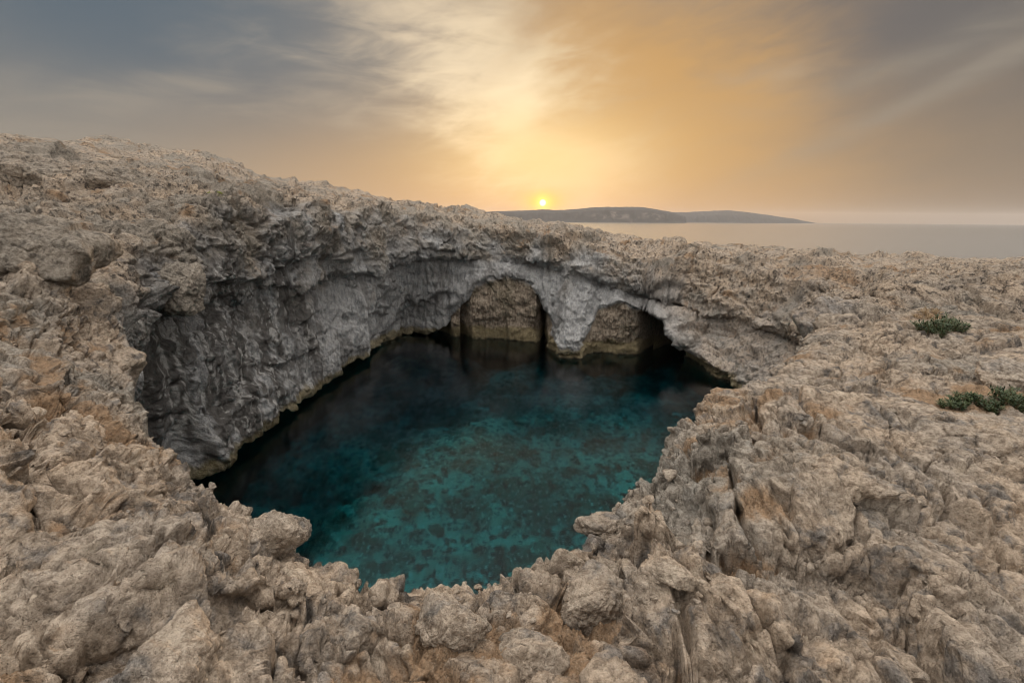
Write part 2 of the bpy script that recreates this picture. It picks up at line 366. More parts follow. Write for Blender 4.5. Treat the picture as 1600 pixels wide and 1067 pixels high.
def flat(a): return a.reshape(-1, 3) if a.ndim == 3 else a.reshape(-1)
sp = flat(SP).astype(np.float32); q = flat(SQ).astype(np.float32); thv = np.repeat(TH, NR).astype(np.float32)

def rnd1(i, seed):
    return (_hash(i.astype(np.int64), i.astype(np.int64) * 7 + 3, i.astype(np.int64) * 0 + seed, seed) & np.uint32(65535)) / np.float32(65535)
def relief(p, n, sp, q, stage):
    """the weathered relief of the limestone, built up from broad swells (stage 0) to grain (stage 1) along the surface normal n"""
    d = np.sqrt(((p - np.float32([0, 0, EYE])) ** 2).sum(1))
    farw = sst(d, 6, 17)
    low = sst(q, .98, 1.1) * (1 - sst(q, 2.15, 2.5)) * (1 - .75 * sst(p[:, 0], 10, 16)); cave = sst(q, 2.1, 2.5)
    lam = sst(p[:, 0], .8, 4) * sst(24 - p[:, 1], 0, 10) * (q < .4)          # the flaggy shelf on the right
    calm = 1 - np.maximum(np.maximum(.50 * low, .5 * cave), .45 * lam)
    p = p.copy(); crack = np.zeros(len(p), np.float32)
    def push(h): nonlocal p; p += n * h[:, None]
    def fac(size, tilt, off, cr, seed, zs=1.6, keep=.3, cw=.045, bw=.16):
        h = np.zeros(len(p), np.float32); c = h.copy()
        on = np.nonzero(sp < .6 * size)[0]; pp = p[on]
        wq = pp + np.stack([perlin(pp * np.float32(.8 / size) + k * 31, seed + k) for k in range(3)], 1) * np.float32(.28 * size)
        f1, f2, cid, sl = voro(wq / np.float32(size) * np.float32([1, 1, zs]) + seed, seed)
        e = f2 - f1; wgt = sst(.3 * size / sp[on], .5, 1.2)
        m = keep + (1 - keep) * sst(perlin(pp * np.float32(.4 / size), seed + 5), -.3, .25)
        cut = np.exp(-(e / cw) ** 2); body = sst(e, -.02, bw)
        h[on] = wgt * m * size * ((tilt * sl + off * (cid - .4)) * body - cr * cut); c[on] = wgt * m * cut
        return h, c
    top = 1 - sst(q, -.3, .5)
    def beds(lst):
        for per, amp, sd_ in lst:
            wgt = sst(.22 * per / sp, .4, 1.0) * (farw if per > 2 else .30 + .70 * farw if per > 1 else .7 + .3 * farw) * np.maximum(calm, 1.8 * lam)
            t = p[:, 2] + .55 * fbm(p, .25, 3, 23) + per * .9 * fbm(p * np.float32([.6, .6, 1]), .55 / per, 2, 29 + sd_) + .03 * (p[:, 0] - .5 * p[:, 1])
            ph = t / per; l = np.floor(ph); f = ph - l
            r0 = rnd1(l + 1000, sd_); r1 = rnd1(l + 1001, sd_)
            push(amp * (r0 + (r1 - r0) * sst(f, .90, 1.0) - .5) * wgt * sst(perlin(p * np.float32(.3 / per), 50 + sd_), -.4, .15))
    if stage == 0:
        # swells and the big joint blocks
        push(fbm(p * np.float32([1, 1, 1.6]), .16, 3, 11, .5) * (.08 + .95 * farw) * (1 - .6 * low) * (1 - .5 * cave) * (1 - .35 * top))
        hh, _ = fac(2.5, .34, .20, .07, 61, 1.6, .8); push(hh * (.22 + .45 * farw) * calm * (1 - .3 * top))
        lipz = 1 - .55 * (1 - farw) * sst(q, -.6, -.15)
        hh, c = fac(.95, .32, .18, .22, 62, 1.7, .55, .030, .07); push(hh * (1.0 - .25 * farw * (1 - top)) * calm * lipz)
        beds(((2.7, .75, 7), (1.15, .42, 1), (.42, .15, 2)))          # beds of unequal hardness that stand out or weather back
        hh, c = fac(.42, .33, .17, .24, 63, 1.6, .2, .038, .08); push(hh * (.9 + .5 * farw) * calm * lipz)
        foot = sst(q, 1.7, 2.0)                        # lower wall: flutes and hung folds
        push((1 - .7 * foot) * low * (.36 * fbm(p * np.float32([1.1, 1.1, .35]), .7, 4, 101, .55, sp) + .17 * ridged(p * np.float32([1, 1, .55]), .8, 5, 105, .55, sp)) + cave * (.25 * fbm(p * np.float32([1, 1, .5]), .8, 4, 111, .55, sp) + .08 * ridged(p * np.float32([1.4, 1.4, .3]), 1.2, 4, 115, .55, sp)))
        return p
    beds(((.15, .045, 3), (.055, .014, 4)))
    # karst: sharp crests round hollows, drawn out along the bedding
    kp = p * np.float32([1, 1, 1.8]) + np.stack([perlin(p * 1.3 + k * 17, 160 + k) for k in range(3)], 1) * np.float32(.3)
    k1 = ridged(kp, 1.6, 6, 71, .50, sp)
    km = sst(perlin(p * np.float32(.6), 77), -.35, .25)
    push((.058 * (1 - farw) + .13 * farw) * k1 * (.30 + .70 * km) * (calm - .25 * lam))
    for size, wd, dp, seed in ((1.3, .020, .13, 171), (.55, .013, .075, 172), (.24, .008, .035, 173)):
        on = np.nonzero((d < 12) & (sp < 1.6 * wd + .012) & (q < 1.2))[0]; po = p[on]
        wq = po + np.stack([perlin(po * np.float32(1.1 / size) + k * 37, seed + k) for k in range(3)], 1) * np.float32(.30 * size) + np.stack([perlin(po * np.float32(5 / size) + k * 37, seed + k + 5) for k in range(3)], 1) * np.float32(.06 * size)
        f1, f2, cid, sl = voro(wq / np.float32(size) * np.float32([1, 1, .8]) + seed, seed)
        ww = wd * (.5 + 1.0 * sst(perlin(po * np.float32(1.2 / size), seed + 11), -.4, .4))
        cut = np.exp(-((f2 - f1) * size * .5 / ww) ** 2) * sst(perlin(po * np.float32(.5 / size), seed + 9), -.25 if size < 1 else -.6, .1)
        hc = np.zeros(len(p), np.float32); hc[on] = -dp * cut; push(hc); crack[on] = np.maximum(crack[on], cut)
    hh, c = fac(.20, .36, .20, .22, 64, 1.5, .12, .05, .10); push(hh * (.9 + .5 * farw) * calm); crack = np.maximum(crack, c * calm)
    # solution pits
    on = np.nonzero(sp < .05)[0]; po = p[on]; pit = np.zeros(len(p), np.float32)
    f1, f2, cid, sl = voro(po / np.float32(.12) + 3.3, 66)
    pit[on] = sst(.42 - f1, 0, .3) * (cid > .45) * sst(perlin(po * np.float32(1.6), 67), -.05, .35) * sst(.033 / sp[on], .5, 1.2)
    push(-.045 * pit)
    hh, c = fac(.075, .30, .16, .16, 65, 1.4, .0); push(hh); crack = np.maximum(crack, c * .5)
    push((.016 + .050 * farw) * fbm(p, 7.0, 4, 91, .55, sp) * (1 - .4 * low))
    return p, crack, k1, low, cave, farw, d
def relay(p, q):
    """lay the rows of every column out afresh along the shape it has now, so that steep faces get their share"""
    p = p.reshape(shape); q = q.reshape(NC, NR)
    w = weight(p[..., 0], p[..., 1], p[..., 2], q, TH)
    L = np.linalg.norm(np.diff(p, axis=1), axis=-1) * (w[:, 1:] + w[:, :-1]) / 2
    L = .25 * L.mean(1, keepdims=True) * 0 + L + 1e-6
    cum = np.c_[np.zeros(NC), np.cumsum(L, 1)]; cum /= cum[:, -1:]
    ker = np.ones(5) / 5
    cum = np.stack([np.convolve(np.r_[c[-2:], c, c[:2]], ker, 'valid') for c in cum.T], 1)
    s_ = np.linspace(0, 1, NR); o = np.empty_like(p); oq = np.empty_like(q)
    for i in range(NC):
        for k in range(3): o[i, :, k] = np.interp(s_, cum[i], p[i, :, k])
        oq[i] = np.interp(s_, cum[i], q[i])
    return o, oq
PTS = relief(flat(PTS), flat(smooth_n(N0, 14)).astype(np.float32), sp, q, 0)
PTS, SQ = relay(PTS, q); q = flat(SQ).astype(np.float32)
N0, SP = normals(PTS); sp = flat(SP).astype(np.float32)
PD, crack, k1, low, cave, farw, dist = relief(flat(PTS), flat(smooth_n(N0, 8)).astype(np.float32), sp, q, 1)
GR = PD.reshape(shape)
# settle vertices on faces the grid stretches too far, so that they do not comb out into strands
for _ in range(4):
    er = np.zeros((NC, NR), np.float32); er[:, 1:] = np.linalg.norm(np.diff(GR, axis=1), axis=-1); er[:, :-1] = np.maximum(er[:, :-1], er[:, 1:])
    ec = np.linalg.norm(np.roll(GR, -1, 0) - GR, axis=-1); ec = np.maximum(ec, np.roll(ec, 1, 0))
    px = np.maximum(er, ec) / np.maximum(dist.reshape(NC, NR), 1.6) * 512
    wv = (sst(px, 4.8, 11) * .8)[..., None]
    av = np.roll(GR, 1, 0) + np.roll(GR, -1, 0) + GR; av[:, 1:-1] += GR[:, 2:] + GR[:, :-2]; av[:, 1:-1] /= 5; av[:, :1] /= 3; av[:, -1:] /= 3
    GR = GR + (av - GR) * wv
PD = GR.reshape(-1, 3)
N1, _ = normals(GR)

# ---- colour masks of the rock, from the place's own features
p0 = PD.astype(np.float32)
up = flat(N1)[:, 2]
wallm = sst(q, .15, 1.15)
grey = sst(fbm(p0, .35, 4, 201) + .45 * sst(dist, 12, 26) * sst(-p0[:, 0], -10, 0) + .95 * wallm * sst(-p0[:, 0], -18, -6) - .40, -.25, .35)
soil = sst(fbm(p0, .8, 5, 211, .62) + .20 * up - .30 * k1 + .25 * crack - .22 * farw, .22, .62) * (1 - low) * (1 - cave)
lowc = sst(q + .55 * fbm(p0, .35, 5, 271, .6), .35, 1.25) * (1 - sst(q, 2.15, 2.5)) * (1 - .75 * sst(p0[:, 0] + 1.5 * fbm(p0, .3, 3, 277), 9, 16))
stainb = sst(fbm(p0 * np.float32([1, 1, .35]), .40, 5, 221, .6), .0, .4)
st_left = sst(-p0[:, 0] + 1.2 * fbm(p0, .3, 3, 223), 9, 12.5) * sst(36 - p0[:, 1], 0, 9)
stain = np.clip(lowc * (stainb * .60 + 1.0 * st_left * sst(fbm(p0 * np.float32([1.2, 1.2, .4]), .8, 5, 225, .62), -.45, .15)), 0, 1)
white = lowc * sst(fbm(p0 * np.float32([2.6, 2.6, .5]), 1.1, 5, 231, .62) , .27, .45) * (.35 + .65 * st_left)
tide = sst(1.0 + .35 * perlin(p0 * np.float32(1.3), 241) + .3 * cave - p0[:, 2], 0, .35) * sst(q, 1.5, 1.9)
algae = sst(.12 + .12 * perlin(p0 * np.float32(2.3), 251) - p0[:, 2], 0, .12) * sst(q, 1.5, 1.9)
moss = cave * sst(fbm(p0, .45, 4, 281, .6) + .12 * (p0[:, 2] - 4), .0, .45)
rust = np.zeros(len(p0), np.float32)
for (u, v, t, rad) in ((205, 425, 19, .55), (455, 418, 31, .55), (1290, 425, 37, 1.3), (1250, 445, 38, 1.0), (1440, 480, 15.5, .55)):
    c = P(u, v, t).astype(np.float32)
    dd = np.sqrt((((p0 - c) * np.float32([1, .45, 1])) ** 2).sum(1)) / rad
    rust = np.maximum(rust, sst(1.25 - dd + .8 * fbm(p0, 1.2, 3, 261), .0, .8))

def make_mesh(name, verts, quads, norms=None):
    me = bpy.data.meshes.new(name)
    me.vertices.add(len(verts)); me.vertices.foreach_set('co', np.ascontiguousarray(verts, np.float32).ravel())
    nq = len(quads); k = quads.shape[1]
    me.loops.add(nq * k); me.loops.foreach_set('vertex_index', np.ascontiguousarray(quads, np.int32).ravel())
    me.polygons.add(nq); me.polygons.foreach_set('loop_start', np.arange(0, nq * k, k, dtype=np.int32))
    me.polygons.foreach_set('use_smooth', np.ones(nq, bool))
    me.update(calc_edges=True)
    if norms is not None: me.normals_split_custom_set_from_vertices(norms.astype(np.float32))
    return me
def attr(me, name, cols):
    a = me.color_attributes.new(name, 'FLOAT_COLOR', 'POINT')
    c = np.ones((len(me.vertices), 4), np.float32)
    for i, x in enumerate(cols): c[:, i] = x
    a.data.foreach_set('color', c.ravel())
def link(name, me, mat=None, parent=None, **props):
    o = bpy.data.objects.new(name, me); COL.objects.link(o)
    if mat is not None and me is not None:
        me.materials.clear(); me.materials.append(mat)
    if parent: o.parent = parent
    for k, v in props.items(): o[k] = v
    return o

# ------------------------------------------------------------------ rock material
def principled(name):
    m = bpy.data.materials.new(name); m.use_nodes = True; t = m.node_tree
    return m, NT(t), t.nodes['Principled BSDF']
def rock_material():
    m, g, b = principled('limestone')
    pos = g.n('ShaderNodeNewGeometry').outputs['Position']
    a1 = g.n('ShaderNodeAttribute', attribute_name='mask_a'); a2 = g.n('ShaderNodeAttribute', attribute_name='mask_b')
    c1 = g.n('ShaderNodeSeparateColor', inp={0: a1.outputs['Color']}).outputs; c2 = g.n('ShaderNodeSeparateColor', inp={0: a2.outputs['Color']}).outputs
    greyf, soilf, stainf, lowf = c1[0], c1[1], c1[2], a1.outputs['Alpha']
    whitef, tidef, algf, rustf = c2[0], c2[1], c2[2], a2.outputs['Alpha']
    a3 = g.n('ShaderNodeAttribute', attribute_name='mask_c'); c3 = g.n('ShaderNodeSeparateColor', inp={0: a3.outputs['Color']}).outputs; farf = a3.outputs['Alpha']
    nA = g.noise(pos, 1.1, 5, .6); nB = g.noise(pos, 4.5, 6, .65, .3); nC = g.noise(pos, 19, 5, .68); nD = g.noise(pos, 85, 4, .72)
    nS = g.noise(g.vm('MULTIPLY', pos, (1, 1, .22)), 5.5, 5, .65)
    col = g.mix(g.ss(nA, .36, .64), (.66, .52, .395), (.54, .455, .375))
    col = g.mix(g.m('MULTIPLY', g.ss(nB, .50, .66), .85), col, (.22, .205, .195))
    col = g.mix(g.m('MULTIPLY', g.ss(nB, .46, .30), .7), col, (.76, .64, .51))
    col = g.mix(g.m('MULTIPLY', greyf, .72), col, g.mix(g.ss(nB, .32, .68), (.29, .265, .23), (.56, .52, .46)))
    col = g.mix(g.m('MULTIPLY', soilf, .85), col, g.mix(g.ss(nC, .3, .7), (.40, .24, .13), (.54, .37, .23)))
    col = g.mix(lowf, col, g.mix(g.ss(g.m('ADD', g.m('MULTIPLY', nB, .5), g.m('MULTIPLY', nS, .5)), .36, .64), (.36, .37, .39), (.74, .74, .745)))
    col = g.mix(c3[0], col, g.mix(g.ss(nS, .35, .65), (.36, .29, .225), (.66, .55, .44)))
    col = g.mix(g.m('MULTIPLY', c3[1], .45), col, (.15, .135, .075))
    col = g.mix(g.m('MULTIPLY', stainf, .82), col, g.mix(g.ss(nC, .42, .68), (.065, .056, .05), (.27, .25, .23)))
    col = g.mix(g.m('MULTIPLY', whitef, .8), col, (.80, .79, .78))
    col = g.mix(g.m('MULTIPLY', rustf, .7), col, g.mix(g.ss(nB, .35, .65), (.50, .29, .15), (.44, .33, .23)))
    col = g.mix(g.m('MULTIPLY', tidef, .85), col, g.mix(g.ss(nB, .3, .7), (.24, .19, .09), (.43, .36, .21)))
    col = g.mix(g.m('MULTIPLY', algf, .9), col, (.03, .027, .027))
    col = g.mix(g.ss(nC, .36, .66), col, g.mix(1.0, col, (.50, .48, .46), 'MULTIPLY'))
    col = g.mix(g.m('MULTIPLY', g.m('MULTIPLY', farf, g.m('SUBTRACT', 1.0, g.m('MULTIPLY', lowf, .65))), g.ss(nB, .50, .62)), col, g.mix(1.0, col, (.52, .50, .48), 'MULTIPLY'))
    col = g.mix(g.m('MULTIPLY', g.ss(nD, .53, .68), .65), col, g.mix(1.0, col, (.34, .32, .30), 'MULTIPLY'))
    col = g.mix(g.m('MULTIPLY', g.ss(nD, .46, .32), .45), col, g.mix(.5, col, (.90, .82, .72)))
    g.set(b.inputs['Base Color'], col)
    b.inputs['Roughness'].default_value = .92; b.inputs['Specular IOR Level'].default_value = .2
    bm1 = g.n('ShaderNodeBump', inp={'Strength': .9, 'Distance': g.m('MULTIPLY_ADD', farf, .16, .11), 'Height': nB})
    bm2 = g.n('ShaderNodeBump', inp={'Strength': .95, 'Distance': g.m('MULTIPLY_ADD', farf, .03, .05), 'Height': nC, 'Normal': bm1.outputs[0]})
    bm3 = g.n('ShaderNodeBump', inp={'Strength': .85, 'Distance': .016, 'Height': nD, 'Normal': bm2.outputs[0]})
    g.set(b.inputs['Normal'], bm3.outputs[0])
    return m
ROCK = rock_material()

idx = np.arange(NC * NR).reshape(NC, NR)
def split(name, rowmask, **props):
    """the faces of the sheet whose row satisfies rowmask become one object"""
    a = idx; b = np.roll(idx, -1, 0)
    quads = np.stack([a[:, :-1], a[:, 1:], b[:, 1:], b[:, :-1]], -1)[rowmask]
    quads = quads.reshape(-1, 4)
    used, inv = np.unique(quads, return_inverse=True)
    me = make_mesh(name, PD[used], inv.reshape(-1, 4), flat(N1)[used])
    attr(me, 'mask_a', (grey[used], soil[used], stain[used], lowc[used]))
    attr(me, 'mask_b', (white[used], tide[used], algae[used], rust[used]))
    attr(me, 'mask_c', (cave[used], moss[used], crack[used], farw[used]))
    return link(name, me, ROCK, **props)
fq = SQ[:, :-1]
plateau = split('rock_plateau', fq < .45, kind='structure', label='weathered tan limestone plateau around the lagoon')
cliff = split('cliff_wall', fq >= .45, kind='structure', label='overhanging grey limestone wall round the sunken lagoon')

# ------------------------------------------------------------------ water, sea bed
def lagoon():
    th = np.linspace(-180, 180, 361)[:-1]
    ring = np.maximum(back_t(th) + 1.5, rim_t(th) + 1.0)
    ring = np.minimum(ring, np.maximum(coast_t(th) - 1.5, back_t(th) + .5))
    xs, ys = CX + ring * np.sin(np.radians(th)), CY + ring * np.cos(np.radians(th))
    n = len(th)
    # bed
    k = np.linspace(0, 1, 170) ** .7
    RR = (back_t(np.linspace(-180, 180, 721)[:-1]) + .8)[:, None] * k[None]
    t2 = np.radians(np.linspace(-180, 180, 721)[:-1])[:, None]
    bx, by = CX + RR * np.sin(t2), CY + RR * np.cos(t2)
    bp = np.stack([bx, by, 0 * bx], -1).reshape(-1, 3).astype(np.float32)
    f1, f2, cid, _ = voro(bp / np.float32(1.6), 301)
    g1, g2, gid, _ = voro(bp / np.float32(.6), 302)
    deep = sst(bp[:, 1], 24, 40) + .8 * sst(-bp[:, 0] + .25 * (bp[:, 1] - 22), 4, 11)
    bz = -3.4 - 2.6 * deep + 1.1 * fbm(bp, .12, 4, 303) + .9 * (cid - .5) * sst(f2 - f1, 0, .3) + .35 * (gid - .5) * sst(g2 - g1, 0, .3) + .25 * fbm(bp, 1.5, 3, 305)
    bp[:, 2] = bz
    nn, mm = RR.shape; ix = np.arange(nn * mm).reshape(nn, mm); jx = np.roll(ix, -1, 0)
    quads = np.stack([ix[:, :-1], jx[:, :-1], jx[:, 1:], ix[:, 1:]], -1).reshape(-1, 4)
    me = make_mesh('lagoon_floor', bp, quads)
    m, g, b = principled('sea_bed')
    pos = g.n('ShaderNodeNewGeometry').outputs['Position']
    a = g.noise(pos, .45, 6, .6); c = g.noise(pos, 2.2, 5, .65)
    d = g.noise(pos, 6.0, 4, .6)
    col = g.mix(g.ss(a, .40, .60), (.09, .10, .075), (.38, .36, .29))
    col = g.mix(g.ss(c, .48, .60), col, (.025, .035, .03))
    col = g.mix(g.m('MULTIPLY', g.ss(d, .58, .64), .8), col, (.52, .50, .44))
    g.set(b.inputs['Base Color'], col); b.inputs['Roughness'].default_value = .9
    bed = link('lagoon_floor', me, m, kind='structure')
    # surface
    me = bpy.data.meshes.new('lagoon_water')
    vs = [(x, y, 0) for x, y in zip(xs, ys)] + [(x, y, -10) for x, y in zip(xs, ys)]
    me.from_pydata(vs, [], [list(range(n))[::-1], list(range(n, 2 * n))] + [(i, (i + 1) % n, n + (i + 1) % n, n + i) for i in range(n)])
    bm = bmesh.new(); bm.from_mesh(me); bmesh.ops.recalc_face_normals(bm, faces=bm.faces); bm.to_mesh(me); bm.free(); me.update()
    m, g, b = principled('lagoon_water'); t = m.node_tree
    pos = g.n('ShaderNodeNewGeometry').outputs['Position']
    w1 = g.noise(g.vm('MULTIPLY', pos, (1, 2.2, 1)), 1.6, 5, .6, .4); w2 = g.noise(g.vm('MULTIPLY', pos, (1, 2, 1)), 7, 3, .55)
    bp1 = g.n('ShaderNodeBump', inp={'Strength': .11, 'Distance': .05, 'Height': w1})
    bp2 = g.n('ShaderNodeBump', inp={'Strength': .24, 'Distance': .014, 'Height': w2, 'Normal': bp1.outputs[0]})
    mx = g.n('ShaderNodeBsdfGlass', inp={'IOR': 1.33, 'Roughness': .0, 'Color': (1, 1, 1), 'Normal': bp2.outputs[0]})
    t.nodes.remove(b); out = [x for x in t.nodes if x.type == 'OUTPUT_MATERIAL'][0]
    t.links.new(mx.outputs[0], out.inputs['Surface'])
    va = g.n('ShaderNodeVolumeAbsorption', inp={'Color': (0, .862, .898), 'Density': .92}); t.links.new(va.outputs[0], out.inputs['Volume'])
    wat = link('lagoon_water', me, m, kind='structure', label='dark teal lagoon water under the overhanging wall')
    # open sea, from the same ring out to the horizon
    rings = [ring] + [np.full(n, r) for r in (190, 400, 1000, 3000, 7000, 12500)]
    vs, fs = [], []
    for r in rings: vs += [(CX + r[i] * math.sin(R(th[i])), CY + r[i] * math.cos(R(th[i])), 0) for i in range(n)]
    for k_ in range(len(rings) - 1):
        for i in range(n):
            j = (i + 1) % n; fs.append((k_ * n + i, k_ * n + j, (k_ + 1) * n + j, (k_ + 1) * n + i)[::-1])
    me = bpy.data.meshes.new('sea'); me.from_pydata(vs, [], fs); me.update()
    m, g, b = principled('sea_water')
    pos = g.n('ShaderNodeNewGeometry').outputs['Position']
    b.inputs['Base Color'].default_value = (.19, .21, .22, 1); b.inputs['Roughness'].default_value = .14; b.inputs['IOR'].default_value = 1.33
    w1 = g.noise(g.vm('MULTIPLY', pos, (1, 1.6, 1)), .22, 5, .6, .3); w2 = g.noise(pos, .035, 4, .6)
    bp1 = g.n('ShaderNodeBump', inp={'Strength': .12, 'Distance': .5, 'Height': w1})
    bp2 = g.n('ShaderNodeBump', inp={'Strength': .06, 'Distance': 1.0, 'Height': w2, 'Normal': bp1.outputs[0]})
    g.set(b.inputs['Normal'], bp2.outputs[0])
    link('sea', me, m, kind='structure')
    # the bottom under all of it, added unseen to block sky light from below
    nb = 64; vs = [(CX + 12600 * math.sin(i * 6.28319 / nb), CY + 12600 * math.cos(i * 6.28319 / nb), -11) for i in range(nb)]
    me = bpy.data.meshes.new('seabed'); me.from_pydata(vs, [], [list(range(nb))[::-1]]); me.update()
    m, g, b = principled('seabed'); b.inputs['Base Color'].default_value = (.10, .10, .08, 1); b.inputs['Roughness'].default_value = .95
    link('seabed', me, m, kind='structure')
    return bed
BED = lagoon()

# ------------------------------------------------------------------ headlands across the water
def headland(name, prof, dist, depth, seed, label, cliffy):
    """prof: (u, v) crest seen from here, turned into a ridge of real height and depth at that distance"""
    us = np.linspace(prof[0][0], prof[-1][0], 260); vs = np.interp(us, [p[0] for p in prof], [p[1] for p in prof])
    rows = np.r_[np.linspace(0, .25, 22), np.linspace(.27, 1, 24)]
    vert = np.zeros((len(us), len(rows), 3), np.float32)
    for i, (u, v) in enumerate(zip(us, vs)):
        top = P(u, v, dist); top_z = max(top[2], 1.5); dx, dy = top[0] / dist, top[1] / dist
        for j, r in enumerate(rows):
            yy = dist - depth * .30 + depth * r * 1.3
            if r < .25:
                zz = top_z * (cliffy * sst(np.array(r), -.02, .10) + (1 - cliffy) * (1 - (1 - r / .25) ** 1.6)) * (.80 + .2 * r / .25)
            else: zz = top_z * (1 - ((r - .27) / .73) ** 2 * 1.0) if r > .3 else top_z
            vert[i, j] = (dx * yy, dy * yy, zz if j else -3)
    flatv = vert.reshape(-1, 3)
    n1 = fbm(flatv, 1 / 260, 5, seed); gul = ridged(flatv * np.float32([1, .25, .3]), 1 / 170, 4, seed + 5)
    hfrac = np.clip(flatv[:, 2] / 90, 0, 1)
    flatv[:, 2] += (n1 * 16 + 5 * fbm(flatv, 1 / 40, 3, seed + 9)) * hfrac * .5
    flatv[:, 1] += gul * 34 * (flatv[:, 2] > 2)
    n, mcol = vert.shape[:2]; ix = np.arange(n * mcol).reshape(n, mcol)
    quads = np.stack([ix[:-1, :-1], ix[1:, :-1], ix[1:, 1:], ix[:-1, 1:]], -1).reshape(-1, 4)
    me = make_mesh(name, flatv, quads)
    m, g, b = principled(name)
    pos = g.n('ShaderNodeNewGeometry'); nz = g.sep(pos.outputs['Normal'])[2]
    a = g.noise(g.vm('MULTIPLY', pos.outputs['Position'], (.012, .004, .02)), 1.0, 6, .62)
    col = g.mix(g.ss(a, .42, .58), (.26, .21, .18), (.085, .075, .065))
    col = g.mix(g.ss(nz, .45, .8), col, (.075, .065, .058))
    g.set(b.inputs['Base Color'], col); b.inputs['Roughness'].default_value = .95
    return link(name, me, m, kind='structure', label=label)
headland('headland', [(560,334),(700,332),(760,331),(800,329.5),(850,328),(880,328.5),(905,326.5),(930,324),(960,323),(1000,324),(1030,327.5),(1055,332),(1072,338),(1074,346)], 4300, 900, 401, 'flat-topped cliffed headland across the sea below the sun', .8)
headland('hill', [(1000,334),(1060,331.5),(1100,330.5),(1140,329),(1165,331),(1200,336),(1240,342),(1268,347.5),(1280,349.5)], 7000, 1300, 402, 'low far headland sloping down to the sea on the right', .35)

def haze():
    bm = bmesh.new(); bmesh.ops.create_cube(bm, size=1)
    me = bpy.data.meshes.new('haze'); bm.to_mesh(me); bm.free()
    m = bpy.data.materials.new('haze'); m.use_nodes = True; t = m.node_tree
    for nd in list(t.nodes):
        if nd.type != 'OUTPUT_MATERIAL': t.nodes.remove(nd)
    v = t.nodes.new('ShaderNodeVolumePrincipled'); v.inputs['Color'].default_value = (.90, .86, .84, 1); v.inputs['Density'].default_value = 3.2e-5; v.inputs['Anisotropy'].default_value = 0
    t.links.new(v.outputs[0], [x for x in t.nodes if x.type == 'OUTPUT_MATERIAL'][0].inputs['Volume'])
    o = link('haze', me, m, kind='stuff'); o.scale = (26000, 26000, 260); o.location = (0, 0, 260 / 2 - 12)
haze()

# ------------------------------------------------------------------ blocks and stones lying on the plateau
_v = PD - EY.astype(np.float32); _dep = _v @ FW.astype(np.float32)
_ok = (_dep > .5) & (q < 1.0)
_pi = np.nonzero(_ok)[0]
_pu = 800 + 800 * (_v[_pi] @ RT.astype(np.float32)) / _dep[_pi]; _pv = 533.5 - 800 * (_v[_pi] @ UP.astype(np.float32)) / _dep[_pi]; _pd = _dep[_pi]
def hit(u, v, tol=7):
    """the point of the rock seen at (u, v) and its normal"""
    m = np.nonzero((np.abs(_pu - u) < tol) & (np.abs(_pv - v) < tol))[0]
    if len(m) == 0: return hit(u, v, tol * 2)
    m = m[_pd[m] < _pd[m].min() * 1.08 + .05]
    k = _pi[m[np.argmin(np.hypot(_pu[m] - u, _pv[m] - v))]]
    return PD[k].astype(float), flat(N1)[k].astype(float)
def rock_mesh(name, seed, sub, size, flatz=.75, planes=13, rough=1.0, grey_=0.2, far_=0.0):
    """an angular weathered block about 2*size across"""
    bm = bmesh.new(); bmesh.ops.create_icosphere(bm, subdivisions=sub, radius=1)
    v = np.array([x.co for x in bm.verts], np.float32); f = np.array([[x.index for x in fc.verts] for fc in bm.faces]); bm.free()
    rs = np.random.RandomState(seed); nn = rs.normal(size=(planes, 3)); nn /= np.linalg.norm(nn, axis=1, keepdims=True); dd = rs.uniform(.62, 1.0, planes)
    r = dd[None] / np.maximum(v @ nn.T, .05); k = 9.0
    r = -np.log(np.exp(-k * np.minimum(r, 3)).sum(1)) / k
    p = v * np.clip(r, .3, 1.3)[:, None] * np.float32([1, .85, flatz])
    P0 = p * 1.0 + seed * 3.1
    hgt = .10 * fbm(P0, 1.3, 3, seed) + .055 * rough * ridged(P0, 2.2, 4, seed + 1, .55) + .03 * rough * fbm(P0, 7, 4, seed + 2, .6)
    f1, f2, cid, sl = voro(P0 * np.float32(2.1), seed + 3); hgt += .10 * sl * sst(f2 - f1, 0, .15) - .04 * np.exp(-((f2 - f1) / .05) ** 2)
    p = (p + v * hgt[:, None]) * size
    me = make_mesh(name, p.astype(np.float32), f); me.materials.append(ROCK)
    z0 = np.zeros(len(p), np.float32); attr(me, 'mask_a', (z0 + grey_, z0, z0, z0)); attr(me, 'mask_b', (z0, z0, z0, z0)); attr(me, 'mask_c', (z0, z0, z0, z0 + far_))
    return me
def block(u, v, width, label, seed, sub=5, flatz=.75, sink=.25, lift=0.0, rz=0.0, tilt=(0, 0), rough=1.0, group=None, sx=1.0, t=None, grey_=.2, wpx=None, deep=0.0):
    """a block whose middle is seen at (u, v)"""
    p = hit(u, v)[0] if t is None else P(u, v, t)
    if wpx: width = wpx / 800 * float((p - EY) @ FW)
    p = p + (p - EY) / np.linalg.norm(p - EY) * deep * width
    size = width / 2 / .9
    o = link('boulder', rock_mesh('boulder', seed, sub, size, flatz, rough=rough, grey_=grey_, far_=1.0 if wpx else 0.0), None, label=label, category='boulder')
    o.location = p + np.array((0, 0, size * flatz * (1 - sink) - size * flatz * .55 + lift)); o.rotation_euler = (tilt[0], tilt[1], rz); o.scale = (sx, 1, 1)
    if group: o['group'] = group
    return o
block(918, 955, .34, 'tall pale boulder standing in the middle of the near edge', 511, 6, .95, .2, rz=.4)
block(820, 1045, .36, 'grey rounded boulder at the bottom edge, left of the tall pale boulder', 512, 6, .7, .25, rz=1.2)
block(885, 880, .19, 'small pale block on the lip just above the tall pale boulder', 513, 5, .8, .3, rz=.2)
block(428, 842, .33, 'brown-grey block jutting over the water on the left lip', 514, 6, .75, .3, rz=2.2)
